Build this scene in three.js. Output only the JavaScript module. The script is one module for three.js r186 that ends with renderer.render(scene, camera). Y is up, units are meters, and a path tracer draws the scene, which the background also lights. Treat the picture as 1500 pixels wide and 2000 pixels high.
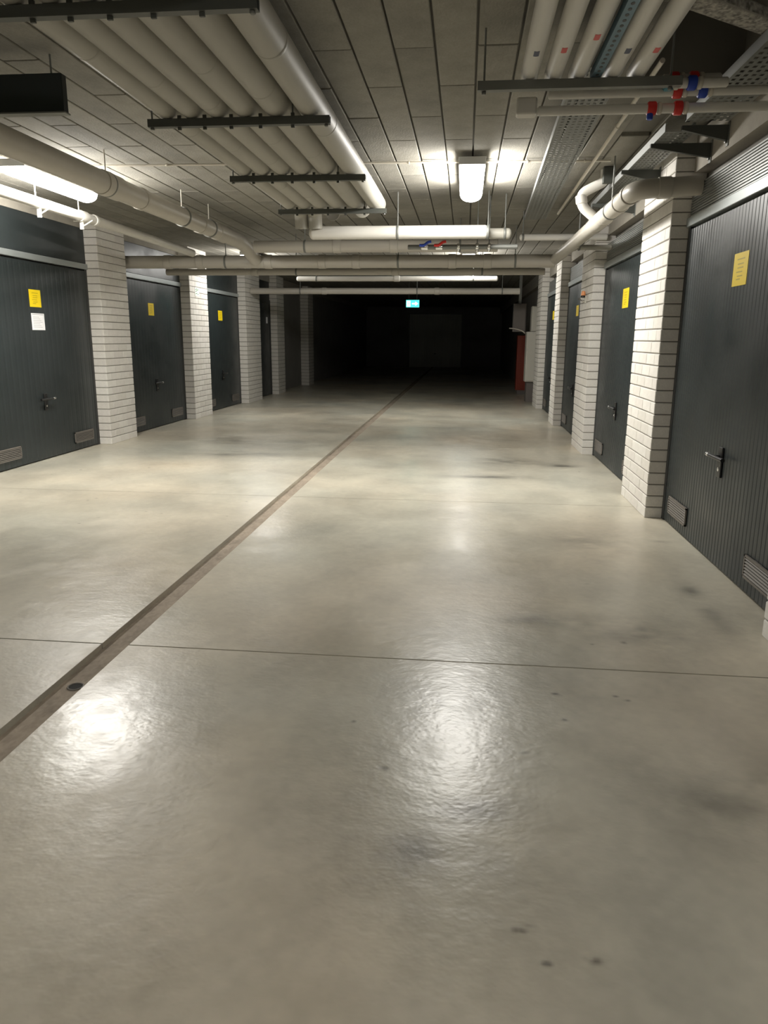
import * as THREE from 'three';
import { RoundedBoxGeometry } from 'three/addons/geometries/RoundedBoxGeometry.js';
import { ConvexGeometry } from 'three/addons/geometries/ConvexGeometry.js';
import { mergeGeometries } from 'three/addons/utils/BufferGeometryUtils.js';
import { RectAreaLightUniformsLib } from 'three/addons/lights/RectAreaLightUniformsLib.js';

// ---------------------------------------------------------------- camera, light, exposure
const scene = new THREE.Scene();
scene.background = new THREE.Color(0x000000);
const EYE = 1.35, FPX = 1450;                                   // eye height, focal length in pixels of the 1500 x 2000 frame
const camera = new THREE.PerspectiveCamera(2 * Math.atan(1000 / FPX) * 180 / Math.PI, 0.75, 0.05, 80);
{
  const ray = (u, v) => new THREE.Vector3((u - 750) / FPX, -(v - 1000) / FPX, -1).normalize();
  const f = ray(909, 661), up = ray(704, 7186).negate();        // vanishing points of the aisle and of the plumb lines
  up.addScaledVector(f, -up.dot(f)).normalize();
  const r = new THREE.Vector3().crossVectors(f, up);
  const m = new THREE.Matrix4().makeBasis(r, up, f.clone().negate()).transpose();   // camera axes in the world
  camera.position.set(0, EYE, 0);
  camera.quaternion.setFromRotationMatrix(m);
}
const renderer = new THREE.WebGLRenderer({ antialias: true });
renderer.toneMapping = THREE.LinearToneMapping;
renderer.toneMappingExposure = 1.6;
renderer.shadowMap.enabled = true;
RectAreaLightUniformsLib.init();
const LAMP = { color: new THREE.Color().setRGB(1.0, 0.965, 0.90), down: 48, side: 74, glow: 9 };

// ---------------------------------------------------------------- seeded noise
let seed = 12345;
const rnd = () => { seed = (seed * 1664525 + 1013904223) >>> 0; return seed / 4294967296; };
const jit = a => (rnd() * 2 - 1) * a;
function hash(x, y, s) { let h = (x * 374761393 + y * 668265263 + s * 974711) | 0; h = Math.imul(h ^ (h >>> 13), 1274126177); return ((h ^ (h >>> 16)) >>> 0) / 4294967296; }
function vnoise(x, y, s, px, py) {                               // value noise, periodic in px, py cells
  const xi = Math.floor(x), yi = Math.floor(y), fx = x - xi, fy = y - yi;
  const u = fx * fx * (3 - 2 * fx), v = fy * fy * (3 - 2 * fy), w = (a, p) => ((a % p) + p) % p;
  const x0 = w(xi, px), x1 = w(xi + 1, px), y0 = w(yi, py), y1 = w(yi + 1, py);
  return (hash(x0, y0, s) * (1 - u) + hash(x1, y0, s) * u) * (1 - v) + (hash(x0, y1, s) * (1 - u) + hash(x1, y1, s) * u) * v;
}
function fbm(x, y, cx, cy, oct, s) { let a = 0, t = 0, g = 1; for (let o = 0; o < oct; o++) { a += g * vnoise(x * cx, y * cy, s + o, cx, cy); t += g; g *= 0.55; cx *= 2; cy *= 2; } return a / t; }
function dataTex(w, h, fn, srgb, sizeX, sizeY) {                 // fn(u, v) -> [r, g, b] in 0..1; sizeX, sizeY metres covered
  const d = new Uint8Array(w * h * 4);
  for (let j = 0; j < h; j++) for (let i = 0; i < w; i++) {
    const c = fn((i + 0.5) / w, (j + 0.5) / h), k = (j * w + i) * 4;
    d[k] = Math.max(0, Math.min(255, c[0] * 255)); d[k + 1] = Math.max(0, Math.min(255, c[1] * 255)); d[k + 2] = Math.max(0, Math.min(255, c[2] * 255)); d[k + 3] = 255;
  }
  const t = new THREE.DataTexture(d, w, h, THREE.RGBAFormat);
  t.wrapS = t.wrapT = THREE.RepeatWrapping; t.magFilter = THREE.LinearFilter; t.minFilter = THREE.LinearMipmapLinearFilter; t.generateMipmaps = true;
  if (srgb) t.colorSpace = THREE.SRGBColorSpace;
  t.repeat.set(1 / sizeX, 1 / sizeY); t.needsUpdate = true;
  return t;
}
function canvasTex(w, h, draw) {
  const c = document.createElement('canvas'); c.width = w; c.height = h; draw(c.getContext('2d'), w, h);
  const t = new THREE.CanvasTexture(c); t.colorSpace = THREE.SRGBColorSpace; t.magFilter = THREE.LinearFilter; return t;
}
const s2 = v => Math.pow(Math.max(v, 0), 1 / 2.2);

// ---------------------------------------------------------------- materials
const L = (r, g, b) => new THREE.Color().setRGB(r, g, b);
const std = (c, rough, o = {}) => new THREE.MeshStandardMaterial({ color: c, roughness: rough, metalness: 0, ...o });
// concrete floor: 7 x 14 m of cloudy tone with scuffs and spots, then repeated
const FLOOR_W = 7, FLOOR_L = 14, floorSpots = [];
const spot = (x, z, rx, rz, a) => floorSpots.push([x, z, rx, rz, a]);
// scuffs and drips seen on the slab (metres: x across, z along the aisle)
for (const [x, z, rx, rz, a] of [[0.17, -1.50, .018, .010, .5], [0.19, -1.515, .02, .006, .5], [.33, -1.43, .022, .014, .35], [.22, -1.41, .012, .008, .35], [.40, -2.52, .012, .010, .55], [.39, -2.72, .018, .012, .5],
  [.66, -2.70, .014, .010, .5], [.62, -2.73, .014, .009, .45], [-.36, -2.42, .012, .010, .4], [.24, -2.28, .02, .012, .35], [.82, -2.05, .20, .16, .11], [1.0, -2.2, .16, .2, .10], [.9, -3.4, .35, .22, .16], [.5, -3.5, .4, .12, .14],
  [.55, -8.4, .5, .25, .18], [.2, -7.4, .6, .18, .12], [1.1, -8.2, .25, .2, .16], [-3.2, -9.6, .5, .3, .15], [-2.7, -8.5, .7, .22, .14], [.9, -5.0, .3, .3, .12], [1.28, -3.9, .08, .6, .12], [1.38, -5.1, .07, .05, .12], [.1, -1.95, .15, .08, .2], [-.1, -1.75, .10, .1, .14]]) spot(x, z, rx, rz, a);
for (let i = 0; i < 70; i++) spot(-4.6 + rnd() * 6.1, -1 - rnd() * 12.5, .006 + rnd() * .012, .005 + rnd() * .012, .2 + rnd() * .25);
const floorMap = dataTex(1024, 2048, (u, v) => {
  const big = fbm(u, v, 4, 6, 4, 3), mid = fbm(u, v, 20, 34, 4, 11), fine = fbm(u, v, 220, 440, 2, 29), streak = fbm(u, v, 26, 9, 3, 41);
  let t = 0.47 + (big - .5) * .30 + (mid - .5) * .22 + (fine - .5) * .07 + (streak - .5) * .06;
  const warm = fbm(u, v, 7, 11, 3, 77) - .5;
  return [s2(t * (1.02 + warm * .16)), s2(t * .955), s2(t * (.78 - warm * .10))];
}, true, FLOOR_W, FLOOR_L);
{
  const d = floorMap.image.data;
  for (const [x, z, rx, rz, a] of floorSpots) {
    const ci = (((x / FLOOR_W) % 1) + 1) % 1 * 1024, cj = (((z / FLOOR_L) % 1) + 1) % 1 * 2048, ri = rx / FLOOR_W * 1024, rj = rz / FLOOR_L * 2048;
    for (let j = Math.floor(cj - rj * 1.6); j <= cj + rj * 1.6; j++) for (let i = Math.floor(ci - ri * 1.6); i <= ci + ri * 1.6; i++) {
      const sm = rx < .03, q = Math.hypot((i - ci) / Math.max(ri, .8), (j - cj) / Math.max(rj, .8)) + (sm ? (vnoise(i * .45, j * .45, 5, 512, 1024) - .5) * .9 : 0), cloud = sm ? 1 : Math.max(0, fbm(i / 1024, j / 2048, 22, 72, 5, 5) * 3.2 - .95);
      const k = (((j % 2048) + 2048) % 2048 * 1024 + ((i % 1024) + 1024) % 1024) * 4, e = Math.max(0, Math.min(1, (1.5 - q) * (sm ? .75 : .8))), m = 1 - a * (sm ? 1 : 1.9) * cloud * e * e;
      for (let c = 0; c < 3; c++) d[k + c] *= m;
    }
  }
}
const floorRough = dataTex(1024, 1024, (u, v) => { const a = fbm(u, v, 7, 9, 5, 61), b = fbm(u, v, 60, 60, 2, 71); const r = .295 + Math.max(0, .07 + (a - .5) * .34 + (b - .5) * .10); return [r, r, r]; }, false, 4.3, 5.1);
const floorBump = dataTex(1024, 1024, (u, v) => { const a = fbm(u, v, 26, 40, 4, 91), b = fbm(u, v, 150, 190, 2, 97); const r = a * .75 + b * .25; return [r, r, r]; }, false, 2.3, 2.3);
const M = {};
M.floor = std(0xffffff, 1, { map: floorMap, roughnessMap: floorRough, bumpMap: floorBump, bumpScale: 0.0018 });
const dirtMap = dataTex(256, 1024, (u, v) => { const t = .30 + (fbm(u, v, 6, 60, 4, 7) - .5) * .16 + (fbm(u, v, 40, 300, 2, 9) - .5) * .12; return [s2(t * 1.12), s2(t * .93), s2(t * .72)]; }, true, .5, 6);
M.channel = std(0xffffff, .85, { map: dirtMap });
M.holeShade = std(L(.02, .02, .018), .9);  // near-black colour standing for the darkness down the drain hole
M.jointFill = std(L(.10, .09, .075), .9);
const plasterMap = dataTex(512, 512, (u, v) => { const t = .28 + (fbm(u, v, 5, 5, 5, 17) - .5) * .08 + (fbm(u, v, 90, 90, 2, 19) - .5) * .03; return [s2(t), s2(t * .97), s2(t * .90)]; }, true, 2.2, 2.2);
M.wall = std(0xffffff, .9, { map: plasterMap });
const woolMap = dataTex(512, 512, (u, v) => { const t = .25 + (fbm(u, v, 6, 6, 4, 23) - .5) * .10 + (fbm(u, v, 120, 60, 3, 31) - .5) * .05; return [s2(t), s2(t * .95), s2(t * .81)]; }, true, .9, .9);
const woolBump = dataTex(512, 512, (u, v) => { const t = fbm(u, v, 120, 60, 3, 31); return [t, t, t]; }, false, .9, .9);
M.panel = [1, .9, 1.08].map(k => std(L(k, k, k), .95, { map: woolMap, bumpMap: woolBump, bumpScale: .0015 }));
M.slab = std(L(.22, .21, .185), .95);
const brickMap = dataTex(256, 256, (u, v) => { const t = .86 + (fbm(u, v, 6, 6, 4, 37) - .5) * .16 + (fbm(u, v, 60, 60, 2, 39) - .5) * .08; return [t, t, t]; }, false, .5, .5);
const brickBump = dataTex(256, 256, (u, v) => { const t = fbm(u, v, 40, 40, 3, 43); return [t, t, t]; }, false, .5, .5);
M.brick = [[.80, .77, .715], [.765, .735, .675], [.83, .805, .75], [.78, .745, .695]].map(c => std(L(...c), .75, { map: brickMap, bumpMap: brickBump, bumpScale: .0012 }));
M.mortar = std(L(.22, .205, .18), .95);
const doorRough = dataTex(512, 512, (u, v) => { const r = .30 + Math.max(0, .10 + (fbm(u, v, 5, 7, 4, 47) - .5) * .26); return [r, r, r]; }, false, 1.7, 1.9);
const doorTone = dataTex(512, 512, (u, v) => { const t = .88 + (fbm(u, v, 4, 6, 4, 49) - .5) * .34; return [t, t, t]; }, false, 2.3, 2.1);
M.door = std(L(.024, .031, .032), 1, { roughnessMap: doorRough, map: doorTone });
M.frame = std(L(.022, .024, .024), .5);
M.headBar = std(L(.34, .37, .37), .32, { metalness: .35 });
M.louvre = std(L(.30, .31, .30), .36, { metalness: .5 });
M.vent = std(L(.16, .145, .125), .6);
M.blackPlastic = std(L(.012, .012, .012), .35);
M.chrome = std(L(.75, .75, .74), .18, { metalness: 1 });
M.galv = std(L(.42, .43, .42), .40, { metalness: .7 });
M.galvDull = std(L(.20, .205, .19), .55, { metalness: .4 });
M.rail = std(L(.085, .09, .08), .5, { metalness: .3 });
const jacketMap = dataTex(256, 256, (u, v) => { const t = .92 + (fbm(u, v, 4, 5, 4, 53) - .5) * .18; return [t, t, t]; }, false, 1.1, 1.1);
M.jacket = std(L(.40, .385, .335), .5, { map: jacketMap });
M.jacketWhite = std(L(.68, .66, .61), .42, { map: jacketMap });
M.drain = std(L(.52, .49, .43), .42, { map: jacketMap });
M.conduit = std(L(.60, .56, .48), .5);
M.red = std(L(.62, .025, .02), .45);
M.blue = std(L(.02, .06, .42), .45);
M.teal = std(L(.04, .20, .25), .5);
M.darkMark = std(L(.08, .09, .14), .6);
M.redMark = std(L(.62, .10, .09), .6);
M.blueStrut = std(L(.10, .17, .21), .45, { metalness: .5 });
M.lampBody = std(L(.7, .7, .68), .5);
M.glow = new THREE.MeshStandardMaterial({ color: 0xffffff, roughness: .4, emissive: new THREE.Color().setRGB(1, .985, .95), emissiveIntensity: LAMP.glow });
M.orange = std(L(.88, .36, .15), .4);
M.cabinet = std(L(.62, .60, .53), .5);
M.greyBox = std(L(.16, .142, .13), .55);
M.fireRed = std(L(.24, .028, .008), .45);
M.signBlack = std(L(.010, .016, .015), .35);
M.duct = std(0xffffff, .8, { map: dataTex(256, 256, (u, v) => { const t = .34 + (fbm(u, v, 40, 40, 2, 57) - .5) * .55; return [s2(t), s2(t * .95), s2(t * .85)]; }, true, .5, .5) });
M.sticker = std(0xffffff, .5, { map: canvasTex(128, 192, (g, w, h) => {
  g.fillStyle = '#f3d50e'; g.fillRect(0, 0, w, h); g.fillStyle = 'rgba(90,72,0,.38)';
  for (const [y, a, b] of [[34, 30, 98], [62, 38, 90], [84, 38, 90], [108, 30, 84], [132, 40, 88], [150, 34, 70]]) g.fillRect(a, y, b - a, 7);
}) });
M.paper = std(0xffffff, .7, { map: canvasTex(128, 160, (g, w, h) => { g.fillStyle = '#f2f2f4'; g.fillRect(0, 0, w, h); g.fillStyle = 'rgba(60,60,70,.35)'; g.fillRect(8, 8, 112, 6); for (let y = 34; y < 140; y += 16) g.fillRect(16, y, 60 + (y * 7) % 34, 4); }) });
M.greenSign = std(0xffffff, .5, { map: canvasTex(128, 128, (g, w, h) => {
  g.fillStyle = '#f0f0ea'; g.fillRect(0, 0, w, h); g.strokeStyle = '#1f7a4a'; g.lineWidth = 9; g.lineCap = 'round'; g.beginPath();
  g.moveTo(24, 34); g.lineTo(60, 22); g.lineTo(54, 54); g.lineTo(24, 64); g.moveTo(70, 50); g.lineTo(96, 24); g.lineTo(104, 50); g.moveTo(30, 96); g.lineTo(66, 88); g.moveTo(80, 104); g.lineTo(104, 96); g.stroke();
}) });
const exitTex = canvasTex(128, 64, (g, w, h) => {
  g.fillStyle = '#2cc4b4'; g.fillRect(0, 0, w, h); g.fillStyle = '#f4fffb'; g.fillRect(6, 6, 34, 52);
  g.fillStyle = '#2cc4b4'; g.beginPath(); g.arc(25, 18, 5, 0, 7); g.fill(); g.fillRect(20, 24, 9, 17); g.fillRect(14, 40, 8, 12); g.fillRect(27, 40, 7, 14);
  g.fillStyle = '#f4fffb'; g.fillRect(58, 27, 34, 10); g.beginPath(); g.moveTo(90, 14); g.lineTo(118, 32); g.lineTo(90, 50); g.fill();
});
M.exit = new THREE.MeshStandardMaterial({ color: 0x101010, roughness: .4, emissive: 0xffffff, emissiveMap: exitTex, emissiveIntensity: 3.2 });

// ---------------------------------------------------------------- helpers
const taken = {};
function numbered(n) { if (!(n in taken)) { taken[n] = 0; return n; } taken[n]++; return n + '_' + String(taken[n]).padStart(3, '0'); }
function thing(name, label, category, p = [0, 0, 0], group) {
  const o = new THREE.Group(); o.name = numbered(name); o.position.set(...p); o.userData = { label, category };
  if (group) o.userData.group = group; scene.add(o); return o;
}
function shadow(m) { m.castShadow = m.receiveShadow = true; return m; }
// geometry in world coordinates, kept relative to the thing it belongs to
function part(parent, name, geo, mat, label) {
  const p = new THREE.Vector3(); for (let q = parent; q && q !== scene; q = q.parent) p.add(q.position);
  const g = geo.clone(); g.translate(-p.x, -p.y, -p.z);
  const m = shadow(new THREE.Mesh(g, mat)); m.name = name; if (label) m.userData.label = label; parent.add(m); return m;
}
function structGroup(name, label) { const o = new THREE.Group(); o.name = name; o.userData = { kind: 'structure', label, category: 'structure' }; scene.add(o); return o; }
function struct(name, geo, mat, label, category) { const m = shadow(new THREE.Mesh(geo, mat)); m.name = name; m.userData = { kind: 'structure', label, category }; scene.add(m); return m; }
function metreUV(g) {                                            // box-projected uv in metres
  const p = g.attributes.position, n = g.attributes.normal, uv = new Float32Array(p.count * 2);
  for (let i = 0; i < p.count; i++) {
    const ax = Math.abs(n.getX(i)), ay = Math.abs(n.getY(i)), az = Math.abs(n.getZ(i));
    if (ay >= ax && ay >= az) { uv[2 * i] = p.getX(i); uv[2 * i + 1] = p.getZ(i); } else if (ax >= az) { uv[2 * i] = p.getZ(i); uv[2 * i + 1] = p.getY(i); } else { uv[2 * i] = p.getX(i); uv[2 * i + 1] = p.getY(i); }
  }
  g.setAttribute('uv', new THREE.BufferAttribute(uv, 2)); return g;
}
const V = (x, y, z) => new THREE.Vector3(x, y, z);
function box(x0, x1, y0, y1, z0, z1) { const g = new THREE.BoxGeometry(Math.abs(x1 - x0), Math.abs(y1 - y0), Math.abs(z1 - z0)); g.translate((x0 + x1) / 2, (y0 + y1) / 2, (z0 + z1) / 2); return metreUV(g); }
function rbox(x0, x1, y0, y1, z0, z1, r = .004) { const g = new RoundedBoxGeometry(Math.abs(x1 - x0), Math.abs(y1 - y0), Math.abs(z1 - z0), 2, r); g.translate((x0 + x1) / 2, (y0 + y1) / 2, (z0 + z1) / 2); return metreUV(g); }
function cyl(a, b, r, seg = 24, r2 = r) {                        // cylinder from a to b with rounded rims
  const d = V(...b).sub(V(...a)), len = d.length(), c = Math.min(.006, len * .2, r * .3);
  const g = new THREE.LatheGeometry([[0, 0], [r - c, 0], [r, c], [r2, len - c], [r2 - c, len], [0, len]].map(q => new THREE.Vector2(q[0], q[1])), seg);
  g.applyQuaternion(new THREE.Quaternion().setFromUnitVectors(V(0, 1, 0), d.clone().normalize())); g.translate(...a);
  const uv = g.attributes.uv; for (let i = 0; i < uv.count; i++) uv.setXY(i, uv.getX(i) * 6.283 * r, uv.getY(i) * len);
  return g;
}
function capped(a, b, r, seg = 28) {                              // insulated pipe with domed ends
  const d = V(...b).sub(V(...a)), len = d.length(), p = []; for (let i = 0; i <= 6; i++) { const t = i / 6 * Math.PI / 2; p.push([r * Math.sin(t), r * .7 * (1 - Math.cos(t))]); }
  const all = [...p, ...p.slice().reverse().map(q => [q[0], len - q[1]])], g = new THREE.LatheGeometry(all.map(q => new THREE.Vector2(Math.max(q[0], 0), q[1])), seg);
  g.applyQuaternion(new THREE.Quaternion().setFromUnitVectors(V(0, 1, 0), d.clone().normalize())); g.translate(...a);
  const uv = g.attributes.uv; for (let i = 0; i < uv.count; i++) uv.setXY(i, uv.getX(i) * 6.283 * r, uv.getY(i) * len);
  return g;
}
function bent(pts, r, bend = .12, seg = 20) {                    // pipe through corner points with rounded elbows
  const P = pts.map(q => V(...q)), path = new THREE.CurvePath(); let cur = P[0], n = 0;
  for (let i = 1; i < P.length - 1; i++) {
    const a = P[i].clone().sub(P[i - 1]), b = P[i + 1].clone().sub(P[i]), k = Math.min(bend, a.length() * .48, b.length() * .48);
    const s = P[i].clone().addScaledVector(a.normalize(), -k), e = P[i].clone().addScaledVector(b.normalize(), k);
    path.add(new THREE.LineCurve3(cur, s)); path.add(new THREE.QuadraticBezierCurve3(s, P[i], e)); cur = e; n++;
  }
  path.add(new THREE.LineCurve3(cur, P[P.length - 1]));
  const dense = []; for (const c of path.curves) { const k = c.isLineCurve3 ? 1 : 10; for (let i = 0; i < k; i++) dense.push(c.getPoint(i / k)); } dense.push(P[P.length - 1]);
  const ring = [], N = dense.length, pos = [], nor = [], uv = [], idx = []; let nrm = null, len = 0;
  for (let i = 0; i < N; i++) {
    const t = (i === 0 ? dense[1].clone().sub(dense[0]) : i === N - 1 ? dense[N - 1].clone().sub(dense[N - 2]) : dense[i + 1].clone().sub(dense[i]).normalize().add(dense[i].clone().sub(dense[i - 1]).normalize())).normalize();
    if (!nrm) nrm = Math.abs(t.y) < .9 ? V(0, 1, 0) : V(1, 0, 0);
    nrm.addScaledVector(t, -nrm.dot(t)).normalize(); const bi = V().crossVectors(t, nrm);
    if (i) len += dense[i].distanceTo(dense[i - 1]);
    for (let j = 0; j <= seg; j++) { const a = j / seg * Math.PI * 2, v = nrm.clone().multiplyScalar(Math.cos(a)).addScaledVector(bi, Math.sin(a)); nor.push(v.x, v.y, v.z); pos.push(dense[i].x + v.x * r, dense[i].y + v.y * r, dense[i].z + v.z * r); uv.push(a * r, len); }
    if (i) for (let j = 0; j < seg; j++) { const a = (i - 1) * (seg + 1) + j, b = a + seg + 1; idx.push(a, a + 1, b, b, a + 1, b + 1); }
  }
  for (const [e, sgn] of [[0, -1], [N - 1, 1]]) {                // end discs
    const t = dense[e === 0 ? 1 : N - 1].clone().sub(dense[e === 0 ? 0 : N - 2]).normalize().multiplyScalar(sgn), o = pos.length / 3;
    pos.push(dense[e].x, dense[e].y, dense[e].z); nor.push(t.x, t.y, t.z); uv.push(0, 0);
    for (let j = 0; j <= seg; j++) { const k = (e * (seg + 1) + j) * 3; pos.push(pos[k], pos[k + 1], pos[k + 2]); nor.push(t.x, t.y, t.z); uv.push(0, 0); }
    for (let j = 0; j < seg; j++) sgn > 0 ? idx.push(o, o + 1 + j, o + 2 + j) : idx.push(o, o + 2 + j, o + 1 + j);
  }
  const g = new THREE.BufferGeometry(); g.setAttribute('position', new THREE.Float32BufferAttribute(pos, 3)); g.setAttribute('normal', new THREE.Float32BufferAttribute(nor, 3)); g.setAttribute('uv', new THREE.Float32BufferAttribute(uv, 2)); g.setIndex(idx);
  return g;
}
const merge = a => mergeGeometries(a.map(g => g.index ? g.toNonIndexed() : g));
function prism(profile, depth, place) {                         // closed 2-D profile swept by depth, then placed by a matrix
  const s = new THREE.Shape(profile.map(q => new THREE.Vector2(q[0], q[1])));
  const g = new THREE.ExtrudeGeometry(s, { depth, bevelEnabled: false }); if (place) g.applyMatrix4(place); g.computeVertexNormals(); return metreUV(g);
}
const chamferCache = {};
function chamfer(w, h, d, c) {
  const k = [w, h, d].map(q => q.toFixed(3)).join(); if (chamferCache[k]) return chamferCache[k];
  const P = []; for (const sx of [-1, 1]) for (const sy of [-1, 1]) for (const sz of [-1, 1]) P.push(V(sx * (w / 2 - c), sy * (h / 2 - c), sz * d / 2), V(sx * (w / 2 - c), sy * h / 2, sz * (d / 2 - c)), V(sx * w / 2, sy * (h / 2 - c), sz * (d / 2 - c)));
  return chamferCache[k] = metreUV(new ConvexGeometry(P));
}

// ---------------------------------------------------------------- the setting
const XL = -4.61, XR = 1.56, CEIL = 2.75, ZN = 7.0, ZF = -36;
const floor = structGroup('floor', 'warm grey polished concrete garage floor with saw-cut joints and a drain channel');
const G0 = -1.585, G1 = -1.46, joints = [ZN, 0.27, -2.97, -6.20, -9.43, -12.7, -16, -20, -26, ZF];
part(floor, 'floor_base', box(-5, 1.95, -.30, -.045, ZF - .3, ZN + .3), M.jointFill);
for (let i = 0; i < joints.length - 1; i++) for (const [a, b] of [[-5, G0], [G1, 1.95]]) {
  const g = new RoundedBoxGeometry(b - a, .06, joints[i] - joints[i + 1] - .007, 1, .002); g.translate((a + b) / 2, -.03, (joints[i] + joints[i + 1]) / 2);
  part(floor, 'floor_slab', metreUV(g), M.floor);
}
part(floor, 'drain_channel', box(G0, G1, -.05, -.026, ZF, ZN), M.channel, 'dirty sunken drain channel in the floor');
{ const d = new THREE.Mesh(cyl([-1.515, -.027, -2.60], [-1.515, -.0245, -2.60], .026, 20), M.holeShade); d.name = 'drain_hole_shade'; shadow(d); floor.add(d);  // flat disc, the shade of the hole put into its colour
  const t = new THREE.TorusGeometry(.030, .004, 8, 24); t.rotateX(Math.PI / 2); t.translate(-1.515, -.025, -2.60); part(floor, 'drain_ring', t, M.vent); }

const ceiling = structGroup('ceiling', 'grey ceiling clad with long narrow insulation boards in staggered rows');
const HX = [.90, 1.555], HZ = [-3.72, -4.98], HY = CEIL + .5;       // open services recess above the valves
for (const [a, b, c, d] of [[-5, HX[0], ZF - .3, ZN + .3], [HX[1], 1.95, ZF - .3, ZN + .3], [HX[0], HX[1], HZ[0], ZN + .3], [HX[0], HX[1], ZF - .3, HZ[1]]]) part(ceiling, 'ceiling_slab', box(a, b, CEIL + .028, HY, c, d), M.slab);
part(ceiling, 'recess_top', box(HX[0], HX[1], HY, HY + .1, HZ[1], HZ[0]), M.slab, 'top of the dark services recess');
{
  const pitch = .2065, len = 1.185, far = [];
  const c0 = Math.floor((XL + .02) / pitch), c1 = Math.ceil((XR - .02) / pitch);
  for (let c = c0; c < c1; c++) {
    const odd = ((c % 2) + 2) % 2, x0 = c * pitch + .013;
    if (x0 + pitch > 1.9) continue;
    for (let k = -7; k < 30; k++) {
      const z1 = -4.10 - (odd ? .58 : 0) - (k - 3) * len, z0 = z1 + len, zc = (z0 + z1) / 2;
      if (zc > 6.6 || zc < -35.6) continue;
      if (x0 + pitch / 2 > HX[0] && z1 < HZ[0] - .1 && z0 > HZ[1] + .1) continue;
      const w = pitch - .011, l = len - .010, h = .03 + jit(.0015);
      if (z0 > -10.2 && z1 < -2.2) {
        const m = shadow(new THREE.Mesh(chamfer(w, .032, l, .004), M.panel[Math.floor(rnd() * 3)])); m.name = 'ceiling_board';
        m.position.set(x0 + pitch / 2, CEIL + .016 + jit(.0018), zc); ceiling.add(m);
      } else { const g = chamfer(w, .032, l, .004).clone(); g.translate(x0 + pitch / 2, CEIL + .016, zc); far.push(g); }
    }
  }
  const f = part(ceiling, 'far_ceiling_boards', merge(far), M.panel[0]); f.userData.kind = 'stuff';
}
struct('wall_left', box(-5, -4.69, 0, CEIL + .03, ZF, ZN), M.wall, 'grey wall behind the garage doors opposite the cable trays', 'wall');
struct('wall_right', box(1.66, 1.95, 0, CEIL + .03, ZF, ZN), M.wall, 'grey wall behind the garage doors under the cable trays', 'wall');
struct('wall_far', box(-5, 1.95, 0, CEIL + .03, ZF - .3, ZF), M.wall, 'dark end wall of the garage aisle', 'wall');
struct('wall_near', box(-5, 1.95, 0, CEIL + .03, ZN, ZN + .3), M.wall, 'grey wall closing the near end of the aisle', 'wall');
const concreteBeam = std(L(.40, .37, .315), .85, { map: brickMap });
struct('trim_1', box(XR, 1.66, 2.49, CEIL, ZF, ZN), concreteBeam, 'concrete beam running above the garage doors beside the cable tray', 'beam');
struct('trim_2', box(-4.69, XL, 2.60, CEIL, ZF, ZN), concreteBeam, 'concrete beam running above the garage doors beside the white drain pipe', 'beam');

// ---------------------------------------------------------------- brick pillars
const ROW = .0895, JOINT = .008;
function pillar(side, zNear, zFar, label, single, group) {
  const xf = side < 0 ? -4.45 : 1.43, xb = side < 0 ? -4.69 : 1.66, dx = Math.abs(xf - xb), len = zNear - zFar, zc = (zNear + zFar) / 2;
  const p = thing('brick_pillar', label, 'pillar', [(xf + xb) / 2, 0, zc], group); p.userData.kind = 'structure';
  part(p, 'mortar_core', box(xf - Math.sign(xf) * -.007, xb, 0, CEIL, zNear - .007, zFar + .007), M.mortar);
  const loose = [];
  for (let r = 0; r * ROW < CEIL - .01; r++) {
    const y0 = r * ROW, y1 = Math.min(CEIL, y0 + ROW - JOINT), cuts = []; let z = r % 2 ? -.125 : -.25;
    while (-z < len - .07) { cuts.push(-z); z -= .25; }
    const e = [0, ...cuts, len];
    for (let i = 0; i < e.length - 1; i++) {
      const a = e[i] + (i ? .001 : 0), b = e[i + 1] - (i < e.length - 2 ? .001 : 0), g = chamfer(dx - .012, y1 - y0, b - a, .004);
      const pos = [xf + Math.sign(xb - xf) * dx / 2 + jit(.0015) - Math.sign(xb - xf) * .006, (y0 + y1) / 2, zNear - (a + b) / 2];
      if (single) { const m = shadow(new THREE.Mesh(g, M.brick[Math.floor(rnd() * 4)])); m.name = 'brick'; m.position.set(pos[0] - p.position.x, pos[1], pos[2] - p.position.z); p.add(m); }
      else { const q = g.clone(); q.translate(...pos); loose.push(q); }
    }
  }
  if (!single) { const m = part(p, 'brickwork', merge(loose), M.brick[1]); m.userData.kind = 'stuff'; }
  return p;
}
pillar(-1, -9.02, -9.78, 'white brick pillar beside the door with yellow and white notices', true);
pillar(-1, -12.08, -12.93, 'white brick pillar carrying the small green and white sign', true);
pillar(-1, -15.22, -16.30, 'white brick pillar between the lit grey door and the black door', false);
pillar(-1, -17.80, -18.50, 'dim brick pillar past the black door, half lit', false);
pillar(-1, -21.40, -22.10, 'barely visible brick pillar in the dark end of the garage', false);
pillar(1, -2.55, -3.44, 'white brick pillar at the near jamb of the ribbed door with the black cross handle', true);
pillar(1, -5.81, -6.70, 'bright white brick pillar crossed by the shadow of the drain pipe', true);
pillar(1, -9.05, -9.95, 'white brick pillar carrying the small orange beacon', true);
pillar(1, -12.12, -12.75, 'narrow lit brick pillar one bay past the orange beacon', true);
pillar(1, -15.05, -15.90, 'brick pillar beside the white electrical cabinet', false);

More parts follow.
